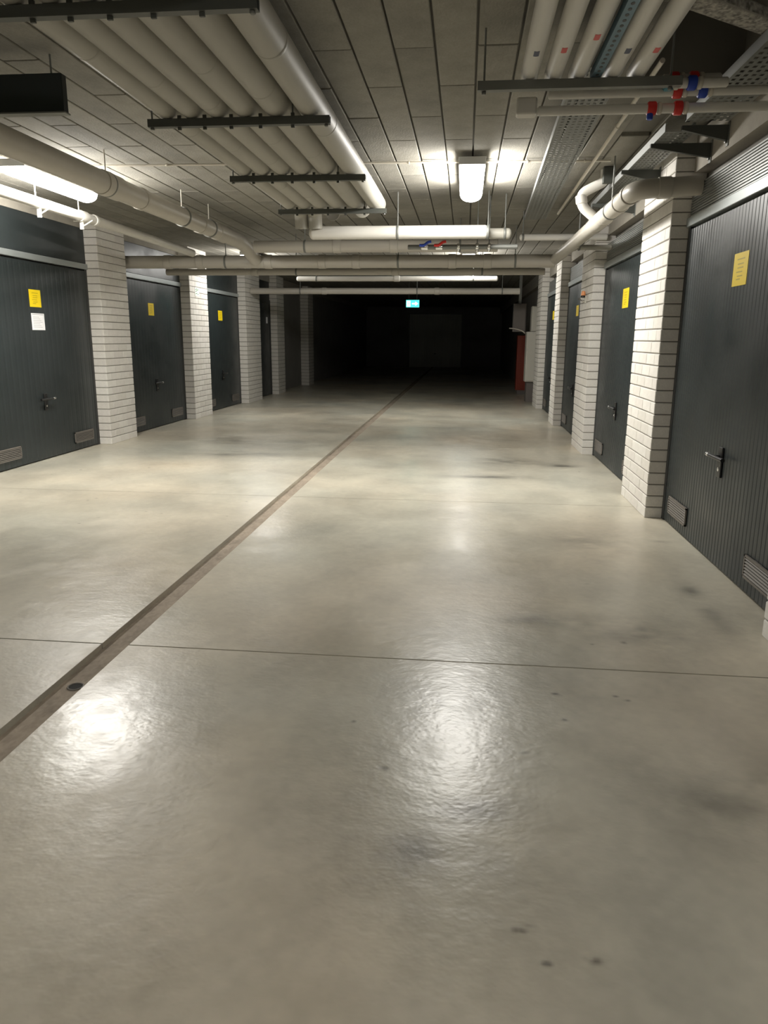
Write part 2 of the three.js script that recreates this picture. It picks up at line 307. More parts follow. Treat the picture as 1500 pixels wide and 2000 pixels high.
// ---------------------------------------------------------------- garage doors
function ribProfile(len, pitch, depth, thick) {                  // along u, front face at depth 0, ribs stand back
  const p = [[0, -thick]]; p.push([0, 0]);
  for (let u = pitch * .5; u < len - pitch * .5; u += pitch) p.push([u, 0], [u + pitch * .12, -depth], [u + pitch * .30, -depth], [u + pitch * .42, 0]);
  p.push([len, 0], [len, -thick]); return p;
}
function garageDoor(side, zNear, zFar, o) {
  const X = side < 0 ? XL : XR, s = side < 0 ? 1 : -1, zc = (zNear + zFar) / 2;       // s: direction out of the wall
  const t = thing('garage_door', o.label, 'garage door', [X, 0, zc]); t.userData.kind = 'structure';
  const top = 2.11, jamb = .055, z0 = zNear - jamb, z1 = zFar + jamb, len = z0 - z1;
  // leaf: profile in (z, x), swept up
  const m = new THREE.Matrix4().makeBasis(V(0, 0, 1), V(s, 0, 0), V(0, 1, 0)).setPosition(X, .012, z1);
  part(t, 'door_leaf', prism(ribProfile(len, o.pitch || .052, o.depth, .05), top - .012, m), M.door);
  for (const [a, b] of [[zNear, z0 + .004], [z1 - .004, zFar]]) part(t, 'door_jamb', rbox(X - s * .05, X + s * .004, 0, 2.19, a, b, .003), M.frame);
  part(t, 'head_bar', rbox(X - s * .05, X + s * .022, 2.128, 2.192, zNear, zFar, .005), M.headBar, 'pale metal bar across the top of the door');
  if (side > 0) {                                                 // louvred fascia
    const pr = [[0, -.03]]; for (let y = 0; y < .206; y += .0172) pr.push([y + .002, 0], [y + .010, 0], [y + .013, -.008], [y + .0165, -.008]); pr.push([.212, -.03]);
    const q = new THREE.Matrix4().makeBasis(V(0, 1, 0), V(s, 0, 0), V(0, 0, -1)).setPosition(X, 2.197, zNear - .002);
    part(t, 'louvre_fascia', prism(pr, zNear - zFar - .004, q), M.louvre, 'fine horizontal metal louvre above the door');
  } else part(t, 'fascia', rbox(X - s * .04, X, 2.196, 2.598, zNear, zFar, .004), M.door);
  if (o.vents) for (const dz of [.78, -.78]) {
    const w = .45, h = .128, v = shadow(new THREE.Mesh(merge([box(s * .001, s * .014, h / 2 - .012, h / 2, -w / 2, w / 2), box(s * .001, s * .014, -h / 2, -h / 2 + .012, -w / 2, w / 2), box(s * .001, s * .014, -h / 2, h / 2, -w / 2, -w / 2 + .012), box(s * .001, s * .014, -h / 2, h / 2, w / 2 - .012, w / 2)]), M.vent));
    v.name = 'vent_grille'; v.position.set(0, .155, dz * (o.ventScale || 1)); t.add(v);
    const add = (n, g, mt) => { const q = shadow(new THREE.Mesh(g, mt)); q.name = n; v.add(q); };
    add('vent_shade_plate', box(s * .001, s * .004, -h / 2, h / 2, -w / 2, w / 2), M.frame);  // dark plate standing for the darkness inside the open vent
    for (let k = 0; k < 6; k++) { const g = new THREE.BoxGeometry(.012, .0035, w - .024); g.rotateZ(s * -.75); g.translate(s * .009, -h / 2 + .021 + k * .0172, 0); add('vent_slat', g, M.vent); }
  }
  if (o.handle) {
    const h = shadow(new THREE.Mesh(rbox(s * .0005, s * .014, -.125, .06, -.034, .034, .006), M.blackPlastic)); h.name = 'door_handle'; h.position.set(0, .665, 0); h.userData.label = 'black lever handle on a tall plate with a bright tip'; t.add(h);
    const add = (n, g, mt) => { const q = shadow(new THREE.Mesh(g, mt)); q.name = n; h.add(q); };
    add('handle_neck', cyl([s * .01, 0, 0], [s * .055, 0, 0], .012, 16), M.blackPlastic);
    add('lever', bent([[s * .045, 0, .15], [s * .05, 0, .02], [s * .05, 0, -.085]], .0125, .02, 12), M.blackPlastic);
    add('lever_tip', cyl([s * .05, 0, -.085], [s * .05, .002, -.125], .0135, 16), M.chrome);
    add('lock_cylinder', cyl([s * .010, -.075, 0], [s * .018, -.075, 0], .013, 16), M.chrome);
  }
  return t;
}
garageDoor(-1, -6.68, -9.02, { depth: .0012, pitch: .10, vents: true, handle: true, label: 'dark grey garage door bearing one yellow and one white notice' });
garageDoor(-1, -9.78, -12.08, { depth: .0012, pitch: .10, vents: true, ventScale: .95, handle: true, label: 'nearly black garage door between the first two brick pillars under the cross pipe' });
garageDoor(-1, -12.93, -15.22, { depth: .0012, pitch: .10, vents: true, ventScale: .95, handle: true, label: 'lit dark grey garage door past the pillar with the green sign' });
garageDoor(1, -3.44, -5.81, { depth: .0022, vents: true, handle: true, label: 'vertically ribbed dark garage door with a large black cross handle' });
garageDoor(1, -6.70, -9.05, { depth: .0025, vents: true, handle: true, label: 'blue-grey garage door between the bright pillar and the orange beacon' });
garageDoor(1, -9.95, -12.12, { depth: .0025, vents: true, ventScale: .9, handle: true, label: 'shaded dark garage door just past the orange beacon pillar' });
garageDoor(1, -12.75, -15.05, { depth: .0025, vents: true, ventScale: .95, handle: true, label: 'dark garage door before the white electrical cabinet, mostly hidden' });
{
  const t = thing('passage_door', 'narrow black door with a faint pale sign in the dim part', 'door', [XL, 0, -17.05]);
  part(t, 'door_leaf', rbox(XL - .05, XL - .01, .01, 2.1, -16.36, -17.74, .004), M.door);
  part(t, 'door_frame', merge([box(XL - .06, XL, 0, 2.19, -16.30, -16.37), box(XL - .06, XL, 0, 2.19, -17.73, -17.80), box(XL - .06, XL, 2.1, 2.6, -16.37, -17.73)]), M.frame);
  part(t, 'door_sign', rbox(XL - .010, XL - .006, 1.66, 1.80, -17.42, -17.55, .001), M.paper);
  const d = thing('garage_door', 'pale grey garage door alone on the dark end wall', 'garage door', [-1.35, 0, ZF]);
  part(d, 'door_leaf', prism(ribProfile(2.42, .12, .008, .05), 2.42, new THREE.Matrix4().makeBasis(V(1, 0, 0), V(0, 0, 1), V(0, 1, 0)).setPosition(-2.62, .01, ZF + .07)), std(L(.62, .62, .56), .6));
  part(d, 'door_frame', merge([box(-2.69, -2.62, 0, 2.5, ZF, ZF + .09), box(-.20, -.13, 0, 2.5, ZF, ZF + .09), box(-2.62, -.20, 2.43, 2.5, ZF, ZF + .09)]), M.galvDull);
  part(d, 'door_handle', rbox(-1.46, -1.36, .62, .65, ZF + .07, ZF + .11, .006), M.blackPlastic);
}
// notices on the doors
function notice(name, side, z, y0, y1, w, mat, label, group) {
  const X = side < 0 ? XL : XR, s = side < 0 ? 1 : -1, h = y1 - y0;
  const g = new THREE.BoxGeometry(w, h, .0016); g.rotateY(s * Math.PI / 2); 
  const m = shadow(new THREE.Mesh(g, mat)); m.name = numbered(name); m.position.set(X + s * .0012, (y0 + y1) / 2, z); m.userData = { label, category: 'notice' }; if (group) m.userData.group = group; scene.add(m); return m;
}
notice('yellow_notice', -1, -7.84, 1.645, 1.825, .22, M.sticker, 'yellow notice directly above the white sheet on the garage door');
notice('white_notice', -1, -7.86, 1.405, 1.58, .25, M.paper, 'white sheet below the yellow notice on the garage door');
notice('yellow_notice', -1, -10.88, 1.645, 1.82, .20, M.sticker, 'dull yellow notice on the nearly black garage door');
notice('yellow_notice', -1, -14.06, 1.645, 1.825, .24, M.sticker, 'yellow notice on the lit door past the green sign pillar');
notice('yellow_notice', 1, -4.665, 1.658, 1.842, .23, M.sticker, 'large yellow notice on the ribbed door with the cross handle');
notice('yellow_notice', 1, -7.82, 1.655, 1.842, .28, M.sticker, 'bright yellow notice on the door next to the bright brick pillar');
notice('yellow_notice', 1, -11.07, 1.67, 1.815, .22, M.sticker, 'shaded yellow notice half hidden behind the orange beacon pillar');
notice('yellow_notice', 1, -14.03, 1.69, 1.84, .22, M.sticker, 'orange-yellow notice seen past the narrow lit pillar');
{
  const g = new THREE.BoxGeometry(.20, .14, .003); g.rotateY(Math.PI / 2);
  const m = shadow(new THREE.Mesh(g, M.greenSign)); m.name = 'green_sign'; m.position.set(-4.446, 2.07, -12.40); m.userData = { label: 'small white sign with green marks high on a brick pillar', category: 'sign' }; scene.add(m);
}

// ---------------------------------------------------------------- luminaires
function lamp(x, zc, label, k = 1, rods = .03) {
  const t = thing('ceiling_lamp', label, 'lamp', [x, 2.60, zc]);
  const len = 1.20, W = .105, half = (w, h, n) => { const p = []; for (let i = 0; i <= n; i++) { const a = Math.PI * i / n; p.push([-w * Math.cos(a), -h * Math.sin(a)]); } return p; };
  const at = new THREE.Matrix4().setPosition(x, 2.66, zc - len / 2);
  part(t, 'housing', rbox(x - W, x + W, 2.66, 2.715, zc - len / 2, zc + len / 2, .012), M.lampBody);
  part(t, 'diffuser', prism([[-W + .006, .002], [-W + .004, -.02], ...half(W - .008, .055, 14).map(q => [q[0], q[1] - .022]), [W - .004, -.02], [W - .006, .002]], len, at), M.glow);
  for (const e of [-1, 1]) part(t, 'end_cap', rbox(x - W, x + W, 2.655, 2.712, zc + e * len / 2, zc + e * (len / 2 + .012), .005), M.lampBody);
  for (const e of [-1, 1]) part(t, 'ceiling_mount', box(x - .02, x + .02, 2.71, CEIL, zc + e * .4 - .02, zc + e * .4 + .02), M.galvDull);
  const add = (w, h, p, target, i) => { const l = new THREE.RectAreaLight(LAMP.color, i * k, w, h); l.position.set(p[0] - x, p[1] - 2.60, p[2] - zc); l.castShadow = true; t.add(l); l.up.set(0, 0, 1); t.updateMatrixWorld(true); l.lookAt(V(...target)); };
  add(.19, len - .04, [x, 2.577, zc], [x, 0, zc], LAMP.down);
  for (const s of [-1, 1]) add(.07, len - .04, [x + s * (W + .004), 2.622, zc], [x + s * 1.5, 2.42, zc], LAMP.side);
  return t;
}
lamp(0.01, -6.82, 'glowing linear ceiling lamp over the middle of the aisle between the two pipe bundles');
lamp(-3.62, -6.62, 'glowing linear ceiling lamp between the large drain pipe and the door with two notices', 1.3);
lamp(0.01, -13.1, 'ceiling lamp hidden behind the cross pipes over the aisle', .55);
lamp(-3.62, -13.1, 'ceiling lamp hidden behind the cross pipes by the green sign pillar', .34);
lamp(0.01, 0.5, 'ceiling lamp over the aisle beside the slim pipes near the open end', .42);
lamp(-3.62, 0.5, 'ceiling lamp by the drain pipe near the open end', .22);

// ---------------------------------------------------------------- hangers
const rodGeo = (x, z, y0, r = .005) => cyl([x, y0, z], [x, CEIL + .002, z], r, 10);
const collar = (x, y, z, r, axis, w = .03) => axis === 'z' ? cyl([x, y, z + w / 2], [x, y, z - w / 2], r, 28) : cyl([x - w / 2, y, z], [x + w / 2, y, z], r, 28);

// ---------------------------------------------------------------- insulated pipe bundle on trapeze rails
const bundle = [[-1.655, .066], [-1.517, .068], [-1.372, .071], [-1.218, .074], [-1.050, .080], [-.868, .080]];
const order = ['first', 'second', 'third', 'fourth', 'fifth', 'sixth'];
bundle.forEach(([x, r], i) => {
  const y = 2.502 + r, t = thing('insulated_pipe', `pale insulated pipe in the rail-hung bundle, ${order[i]} counted from the drain pipe side`, 'pipe', [x, y, -3.6], 'insulated pipes on the trapeze rails');
  if (i < 2) part(t, 'pipe_jacket', bent([[x, y, .6], [x, y, -7.70], [x, 2.40, -7.72]], r, r * 1.25, 28), M.jacket);
  else part(t, 'pipe_jacket', cyl([x, y, .6], [x, y, -7.62 + .03 * i], r, 32), M.jacket);
  for (let k = 0; k < 6; k++) part(t, 'jacket_seam', collar(x, y, -.9 - k * 1.25 - (i * .37) % .9, r + .0016, 'z', .035), M.jacket);
});
[-2.86, -4.28, -5.74, -7.20].forEach((z, i) => {
  const t = thing('pipe_rail', ['dark steel rail under the pipe bundle nearest the hanging black sign', 'dark steel rail under the pipe bundle, second from the black sign', 'dark steel rail under the pipe bundle, second from the lower cross pipe', 'dark steel rail at the end of the pipe bundle above the white cross pipe'][i], 'rail', [-1.24, 2.46, z], 'trapeze rails under the left pipe bundle');
  const x0 = -1.76, x1 = -.755;
  part(t, 'rail_channel', prism([[-.02, 0], [.02, 0], [.02, .04], [.008, .04], [.008, .036], [.016, .036], [.016, .004], [-.016, .004], [-.016, .036], [-.008, .036], [-.008, .04], [-.02, .04]], x1 - x0, new THREE.Matrix4().makeBasis(V(0, 0, -1), V(0, 1, 0), V(1, 0, 0)).setPosition(x0, 2.46, z)), M.rail);
  for (const x of [x0 + .02, -.957]) part(t, 'hanger_rod', rodGeo(x, z, 2.452), M.galvDull);
  for (const x of [x0 + .02, x1 - .02]) part(t, 'nut', cyl([x, 2.448, z], [x, 2.46, z], .011, 6), M.galvDull);
  for (const q of [-1.586, -1.444, -1.296, -1.134, -.957]) part(t, 'pipe_clip', rbox(q - .010, q + .010, 2.446, 2.520, z - .006, z + .006, .002), M.rail);
});

// ---------------------------------------------------------------- large drain pipe along the left, and the slim pipe beside it
{
  const x = -2.82, y = 2.50, r = .085;
  const t = thing('drain_pipe', 'large grey drain pipe running along the ceiling past the left lamp', 'pipe', [x, y, -5]);
  part(t, 'pipe', bent([[x, y, 2.0], [x, y, -9.62], [-2.78, 2.34, -10.02]], r, .22, 32), M.drain);
  for (const [a, b] of [[-5.85, -6.15], [-6.55, -6.62], [-8.02, -8.10], [-8.55, -8.88], [-3.4, -3.7]]) part(t, 'pipe_socket', cyl([x, y, a], [x, y, b], r + .008, 32), M.drain);
  for (const z of [-3.2, -5.95, -7.55, -8.35]) { const c = part(t, 'pipe_clamp', collar(x, y, z, r + .0105, 'z', .025), M.galvDull); part(t, 'hanger_rod', rodGeo(x, z, y + r), M.conduit); }
}
{
  const y = 2.50, r = .047;
  const t = thing('slim_pipe', 'slim white pipe on small brackets in front of the left brick pillar', 'pipe', [-3.82, y, -5]);
  part(t, 'pipe', bent([[-3.82, y, 2.0], [-3.82, y, -8.4], [-3.62, 2.42, -10.0]], r, .3, 24), M.jacketWhite);
  for (const [a, b] of [[-7.42, -7.55], [-7.70, -7.76]]) part(t, 'pipe_socket', cyl([-3.82, y, a], [-3.82, y, b], r + .009, 24), M.jacketWhite);
  for (const z of [-5.4, -6.70, -7.46]) {
    part(t, 'pipe_bracket', merge([rbox(-3.835, -3.805, 2.375, 2.46, z - .015, z + .015, .004), box(-3.90, -3.805, 2.45, 2.458, z - .012, z + .012), cyl([-3.82, 2.40, z], [-3.72, 2.465, z - .03], .006, 8)].map(g => { g.deleteAttribute('uv'); return g; })), M.jacketWhite);
    part(t, 'hanger_rod', rodGeo(-3.82, z + .04, y + r - .002, .006), M.conduit);
  }
}
// ---------------------------------------------------------------- pipes crossing the aisle
function crossPipe(name, label, x0, x1, y, z, r, mat, sockets = [], rods = [], path) {
  const t = thing(name, label, 'pipe', [(x0 + x1) / 2, y, z]);
  part(t, 'pipe', path ? bent(path, r, .16, 28) : (mat === M.jacketWhite || mat === M.jacket) ? capped([x0, y, z], [x1, y, z], r) : cyl([x0, y, z], [x1, y, z], r, 28), mat);
  for (const x of sockets) part(t, 'pipe_socket', collar(x, y, z, r + .008, 'x', .10), mat);
  for (const x of rods) { part(t, 'pipe_clamp', collar(x, y, z, r + .006, 'x', .025), M.galvDull); part(t, 'hanger_rod', rodGeo(x, z, y + r, .006), M.galvDull); }
  return t;
}
crossPipe('white_cross_pipe', 'bright white jacketed pipe crossing the aisle right behind the pipe bundle', -1.60, .20, 2.372, -7.80, .064, M.jacketWhite, [], [-.703, .186]);
crossPipe('cross_pipe_stub', 'short dim pipe end showing behind the bright white cross pipe', -.4, .43, 2.378, -7.98, .052, M.jacket, [], [.36]);
crossPipe('slim_cross_pipe', 'slim pale pipe crossing from the valve group to the right wall', .572, 1.556, 2.467, -9.0, .035, M.jacketWhite, [], [.61]);
crossPipe('slim_cross_pipe', 'lower slim pale pipe ending at the right wall behind the sloping drain', 1.20, 1.556, 2.325, -8.72, .028, M.jacket, [], [1.2]);
{ const t = crossPipe('wide_cross_pipe', 'wide grey pipe crossing above the long cross drain', -2.64, .35, 2.438, -9.50, .072, M.drain, [-1.6, -.9], [-2.0, -.1]);
}
crossPipe('cross_drain', 'long grey drain pipe spanning the whole aisle from pillar to pillar', -4.607, 1.10, 2.318, -10.10, .082, M.drain, [-4.0, -3.55, -2.62, -1.9, -1.45, -.2, .25], [-3.2, -.9, .6]);
crossPipe('thin_cross_drain', 'thin dim pipe right below the long cross drain', -4.3, 1.05, 2.245, -10.78, .045, M.drain, [-3.0, -1.0], [-2.4, .2]);
crossPipe('lit_cross_pipe', 'thin white pipe lit from above in the gap beyond the cross drain', -2.95, .52, 2.338, -13.25, .042, M.jacketWhite, [-1.2], [-2.6, .1]);
crossPipe('far_cross_pipe', 'straight pale pipe crossing where the light ends before the exit sign', -4.447, 1.05, 2.272, -15.6, .062, M.drain, [-2.9, -.6], [-3.4, -1.0, .7]);
// small valve group under the white cross pipe
{
  const t = thing('valve_manifold', 'small valve group with a blue and a red lever below the white cross pipe', 'valve', [-.1, 2.27, -8.02]);
  part(t, 'manifold_pipe', cyl([-.62, 2.262, -8.06], [.50, 2.262, -8.06], .024, 18), M.galvDull);
  for (const [x, m] of [[-.44, M.blue], [-.29, M.red]]) {
    part(t, 'valve_body', cyl([x - .045, 2.262, -8.06], [x + .03, 2.262, -8.06], .033, 12), M.chrome);
    part(t, 'valve_stem', cyl([x, 2.262, -8.06], [x, 2.275, -7.99], .011, 10), M.chrome);
    part(t, 'valve_lever', bent([[x - .055, 2.272, -7.985], [x - .01, 2.268, -7.98], [x + .03, 2.300, -7.975], [x + .065, 2.305, -7.975]], .014, .02, 10), m, m === M.blue ? 'dark blue lever' : 'red lever');
  }
  for (const x of [-.10, .09, .21]) { part(t, 'pipe_clamp', collar(x, 2.262, -8.06, .034, 'x', .035), M.chrome); part(t, 'clamp_screw', cyl([x, 2.215, -8.05], [x, 2.235, -8.04], .014, 8), M.chrome); }
  for (const x of [.09, .21]) part(t, 'hanger_rod', rodGeo(x, -8.06, 2.28, .006), M.galvDull);
}
// ---------------------------------------------------------------- drain pipe on the right with its branch
{
  const r = .064, t = thing('sloping_drain', 'white drain pipe leaving the right wall, turning and running back to the cross drain', 'pipe', [1.12, 2.35, -7.8]);
  part(t, 'pipe', bent([[1.556, 2.372, -5.60], [1.13, 2.35, -5.60], [1.10, 2.335, -10.05]], r, .13, 28), M.drain);
  for (const [z, w] of [[-5.80, .09], [-6.1, .03], [-6.72, .03], [-6.98, .24], [-7.25, .03], [-8.6, .10]]) part(t, 'pipe_socket', collar(1.126, 2.347, z, r + .007, 'z', w), M.drain);
  part(t, 'pipe_socket', cyl([1.36, 2.361, -5.60], [1.27, 2.357, -5.60], r + .007, 28), M.drain);
  part(t, 'branch_pipe', bent([[1.14, 2.752, -6.95], [1.14, 2.66, -6.95], [.955, 2.575, -7.0], [.965, 2.47, -7.0], [1.10, 2.36, -7.0]], .042, .075, 24), M.jacketWhite);
  part(t, 'branch_socket', cyl([.953, 2.56, -7.0], [.965, 2.49, -7.0], .049, 24), M.jacketWhite);
  for (const z of [-6.45, -8.2]) { part(t, 'pipe_clamp', collar(1.123, 2.346, z, r + .006, 'z', .022), M.galvDull); part(t, 'hanger_rod', rodGeo(1.123, z, 2.41, .006), M.galvDull); }
  part(t, 'clamp_box', rbox(1.10, 1.18, 2.62, 2.745, -6.86, -6.80, .004), M.rail);
}
// ---------------------------------------------------------------- right pipe bundle with rail, cross pipes and coloured couplings
const rb = [[.262, M.darkMark, 'dark mark'], [.374, M.redMark, 'red mark'], [.487, M.redMark, 'red mark, beside the perforated strut'], [.640, M.darkMark, 'dark mark, beside the perforated strut'], [.757, M.redMark, 'red mark, outermost toward the wall tray']];
rb.forEach(([x, mk, lab], i) => {
  const r = .042, y = 2.5275 + r, t = thing('insulated_pipe', `slim white pipe of the second bundle with a ${lab}`, 'pipe', [x, y, -1.8], 'slim pipes of the bundle by the wall tray');
  part(t, 'pipe_jacket', cyl([x, y, .6], [x, y, -3.985], r, 28), M.jacketWhite);
  const a0 = Math.PI * 1.42, shell = new THREE.CylinderGeometry(r + .0012, r + .0012, .055, 10, 1, false, 0, .55); shell.rotateY(-.27); shell.rotateX(Math.PI / 2); shell.rotateZ(0);
  shell.translate(x, y, -3.56 + (i === 2 ? .16 : i === 1 ? .03 : 0)); part(t, 'flow_mark', shell, mk);
});
{
  const t = thing('perforated_strut', 'narrow bluish perforated metal strut among the slim white pipes', 'strut', [.563, 2.53, -1.8]);
  part(t, 'strut_channel', prism([[-.022, 0], [.022, 0], [.022, .04], [.018, .04], [.018, .004], [-.018, .004], [-.018, .04], [-.022, .04]], 4.5, new THREE.Matrix4().setPosition(.563, 2.53, -3.93)), M.blueStrut);
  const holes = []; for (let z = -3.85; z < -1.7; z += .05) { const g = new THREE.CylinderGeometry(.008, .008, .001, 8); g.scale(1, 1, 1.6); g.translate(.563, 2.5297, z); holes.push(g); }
  const h = part(t, 'strut_slot_shade', merge(holes), M.frame); h.userData.kind = 'stuff';  // dark discs in place of open slots, their shade painted in
  const r = thing('pipe_rail', 'grey-green steel rail under the slim white pipes', 'rail', [.48, 2.485, -3.89]);
  part(r, 'rail_channel', prism([[-.02, 0], [.02, 0], [.02, .04], [.008, .04], [.008, .036], [.016, .036], [.016, .004], [-.016, .004], [-.016, .036], [-.008, .036], [-.008, .04], [-.02, .04]], .93, new THREE.Matrix4().makeBasis(V(0, 0, -1), V(0, 1, 0), V(1, 0, 0)).setPosition(.02, 2.485, -3.89)), M.galvDull);
  for (const x of [.05, .90]) { part(r, 'hanger_rod', rodGeo(x, -3.89, 2.475), M.galvDull); part(r, 'nut', cyl([x, 2.470, -3.89], [x, 2.485, -3.89], .011, 6), M.galvDull); }
}
const colourCross = [
  ['upper slim cross pipe behind the green-grey rail with red and blue couplings', 2.494, -4.0, .020, .36, 1.50, [[.96, M.red], [1.075, M.blue]]],
  ['lower slim cross pipe behind the green-grey rail with a red and a blue ring', 2.440, -4.062, .022, .318, 1.50, [[.862, M.red], [.985, M.red]]],
  ['short upper pipe with two red couplings under the wall tray', 2.560, -4.066, .030, .90, 1.172, [[.955, M.red], [1.045, M.red]]],
  ['short pipe with a blue coupling between the red ones', 2.514, -3.946, .022, .88, 1.172, [[.905, M.teal], [1.01, M.blue]]]];
for (const [lab, y, z, r, x0, x1, bands] of colourCross) {
  const t = thing('coupled_pipe', lab, 'pipe', [(x0 + x1) / 2, y, z]);
  part(t, 'pipe', cyl([x0, y, z], [x1, y, z], r, 20), M.jacketWhite);
  if (y === 2.440) part(t, 'valve_knob', cyl([.855, 2.388, -4.055], [.855, 2.42, -4.055], .015, 14), M.blue, 'small blue knob');
  for (const [x, m] of bands) { part(t, 'coupling_ring', collar(x, y, z, r + .010, 'x', .042), m); part(t, 'coupling_nut', collar(x + .036, y, z, r + .006, 'x', .02), M.conduit); }
}
{ const b = thing('pipe_end_box', 'white square-ended casing where the slim pipes turn', 'casing', [.265, 2.43, -4.09]); part(b, 'casing', rbox(.215, .315, 2.425, 2.505, -4.05, -4.13, .012), M.jacketWhite); }
// ---------------------------------------------------------------- cable trays
function tray(name, label, a, b, w, h, matMain) {               // bottom centre line a -> b
  const A = V(...a), B = V(...b), len = A.distanceTo(B), t = thing(name, label, 'cable tray', a);
  const dir = B.clone().sub(A).normalize(), up = V(0, 1, 0), right = V().crossVectors(dir, up).normalize(), up2 = V().crossVectors(right, dir);
  const put = (g, n, mat, kind) => { g.applyMatrix4(new THREE.Matrix4().makeBasis(right, up2, dir.clone().negate()).setPosition(A)); const m = part(t, n, metreUV(g), mat); if (kind) m.userData.kind = kind; };
  const boxL = (x0, x1, y0, y1, z0, z1) => { const g = new THREE.BoxGeometry(x1 - x0, y1 - y0, z1 - z0); g.translate((x0 + x1) / 2, (y0 + y1) / 2, -(z0 + z1) / 2); return g; };
  // bottom: lengthwise ribs with cross bars between, leaving rows of slots
  const strips = [], n = 7, sw = w / (n * 2 - 1); for (let i = 0; i < n; i++) strips.push(boxL(-w / 2 + i * 2 * sw, -w / 2 + (i * 2 + 1) * sw, 0, .002, 0, len));
  put(merge(strips), 'tray_strips', matMain);
  const bars = []; for (let q = 0; q < len - .02; q += .06) bars.push(boxL(-w / 2, w / 2, .0003, .0017, q, q + .032)); put(merge(bars), 'tray_webs', matMain, 'stuff');
  for (const s of [-1, 1]) put(merge([boxL(s * w / 2 - .001, s * w / 2 + .001, 0, h, 0, len), boxL(s < 0 ? -w / 2 : w / 2 - .012, s < 0 ? -w / 2 + .012 : w / 2, h - .002, h, 0, len)]), 'tray_side', M.galv);
  return { t, dir, right, A, len };
}
tray('cable_tray', 'perforated cable tray along the ceiling beside the thin conduit', [.62, 2.655, -4.15], [.735, 2.655, -9.0], .235, .045, M.galvDull);
{ const t = tray('cable_tray', 'wide wall-side cable tray with a shiny lit end above the ribbed door', [1.40, 2.63, .6], [1.40, 2.63, -5.05], .25, .05, M.galvDull).t;
  part(t, 'tray_end', rbox(1.274, 1.302, 2.628, 2.682, -5.02, -5.06, .004), M.chrome); }
tray('cable_tray', 'narrow wall-side cable tray passing above the bright brick pillar', [1.28, 2.605, -5.17], [1.28, 2.605, -8.0], .18, .05, M.galvDull);
function bracket(label, z, x0, y, x1 = 1.56) {
  const t = thing('tray_bracket', label, 'bracket', [x1, y, z]);
  part(t, 'bracket_arm', prism([[x0, y], [x0, y - .024], [x1 - .004, y - .090], [x1 - .004, y]], .028, new THREE.Matrix4().setPosition(0, 0, z - .014)), M.rail);
  part(t, 'wall_plate', rbox(x1 - .006, x1, y - .120, y + .02, z - .022, z + .022, .002), M.galvDull);
  part(t, 'bolt', cyl([x1 - .006, y - .095, z], [x1 - .02, y - .095, z], .008, 8), M.galv);
}
bracket('steel bracket under the shiny end of the wall tray', -5.14, 1.28, 2.628);
bracket('steel bracket under the narrow wall tray just before the bright pillar', -5.46, 1.17, 2.602);
bracket('steel bracket under the narrow wall tray fixed to the bright pillar', -6.25, 1.14, 2.603, 1.43);
bracket('steel bracket under the far end of the narrow wall tray', -7.7, 1.16, 2.603, 1.56);
// ---------------------------------------------------------------- conduits, duct, hanging sign
function conduit(label, pts, r, clips, bend = .06) {
  const t = thing('conduit', label, 'conduit', pts[0]);
  part(t, 'tube', bent(pts, r, bend, 12), M.conduit);
  for (const [x, y, z, axis] of clips) part(t, 'clip', collar(x, y, z, r + .004, axis, .018), M.conduit);
}
conduit('thin conduit crossing the whole ceiling at the lamps', [[-4.6, 2.730, -6.36], [-1.2, 2.730, -6.44], [1.10, 2.730, -6.52]], .009, [-3.9, -2.5, -1.95, -.5, .45, .9].map(x => [x, 2.730, -6.42 - (x + 2) * .03, 'x']), .5);
conduit('thin pale conduit along the ceiling beside the perforated tray', [[.93, 2.70, -4.22], [.975, 2.70, -8.9]], .013, [[.94, 2.70, -5.4, 'z'], [.962, 2.70, -7.6, 'z']]);
{
  const a = V(.62, 2.716, -3.34), b = V(1.56, 2.716, -4.04), c = a.clone().add(b).multiplyScalar(.5), g = new RoundedBoxGeometry(a.distanceTo(b), .06, .125, 2, .02);
  g.rotateY(Math.atan2(-(b.z - a.z), b.x - a.x)); g.translate(c.x, c.y, c.z);
  const t = thing('flat_duct', 'speckled flat duct crossing diagonally under the ceiling by the wall tray', 'duct', [c.x, c.y, c.z]); part(t, 'duct_body', metreUV(g), M.duct);
  for (const q of [.25, .75]) { const p = a.clone().lerp(b, q); part(t, 'hanger_rod', rodGeo(p.x, p.z, 2.72), M.galvDull); }
}
{
  const t = thing('hanging_sign', 'black rectangular sign box hanging beside the large drain pipe', 'sign', [-2.38, 2.47, -4.0]);
  part(t, 'sign_body', rbox(-2.66, -2.095, 2.476, 2.656, -4.0, -4.05, .004), M.signBlack);
  part(t, 'sign_rim', rbox(-2.665, -2.088, 2.468, 2.477, -3.995, -4.055, .003), M.galvDull, 'pale metal strip along the lower edge');
  for (const x of [-2.6, -2.16]) part(t, 'hanger_rod', rodGeo(x, -4.025, 2.655), M.galvDull);
}
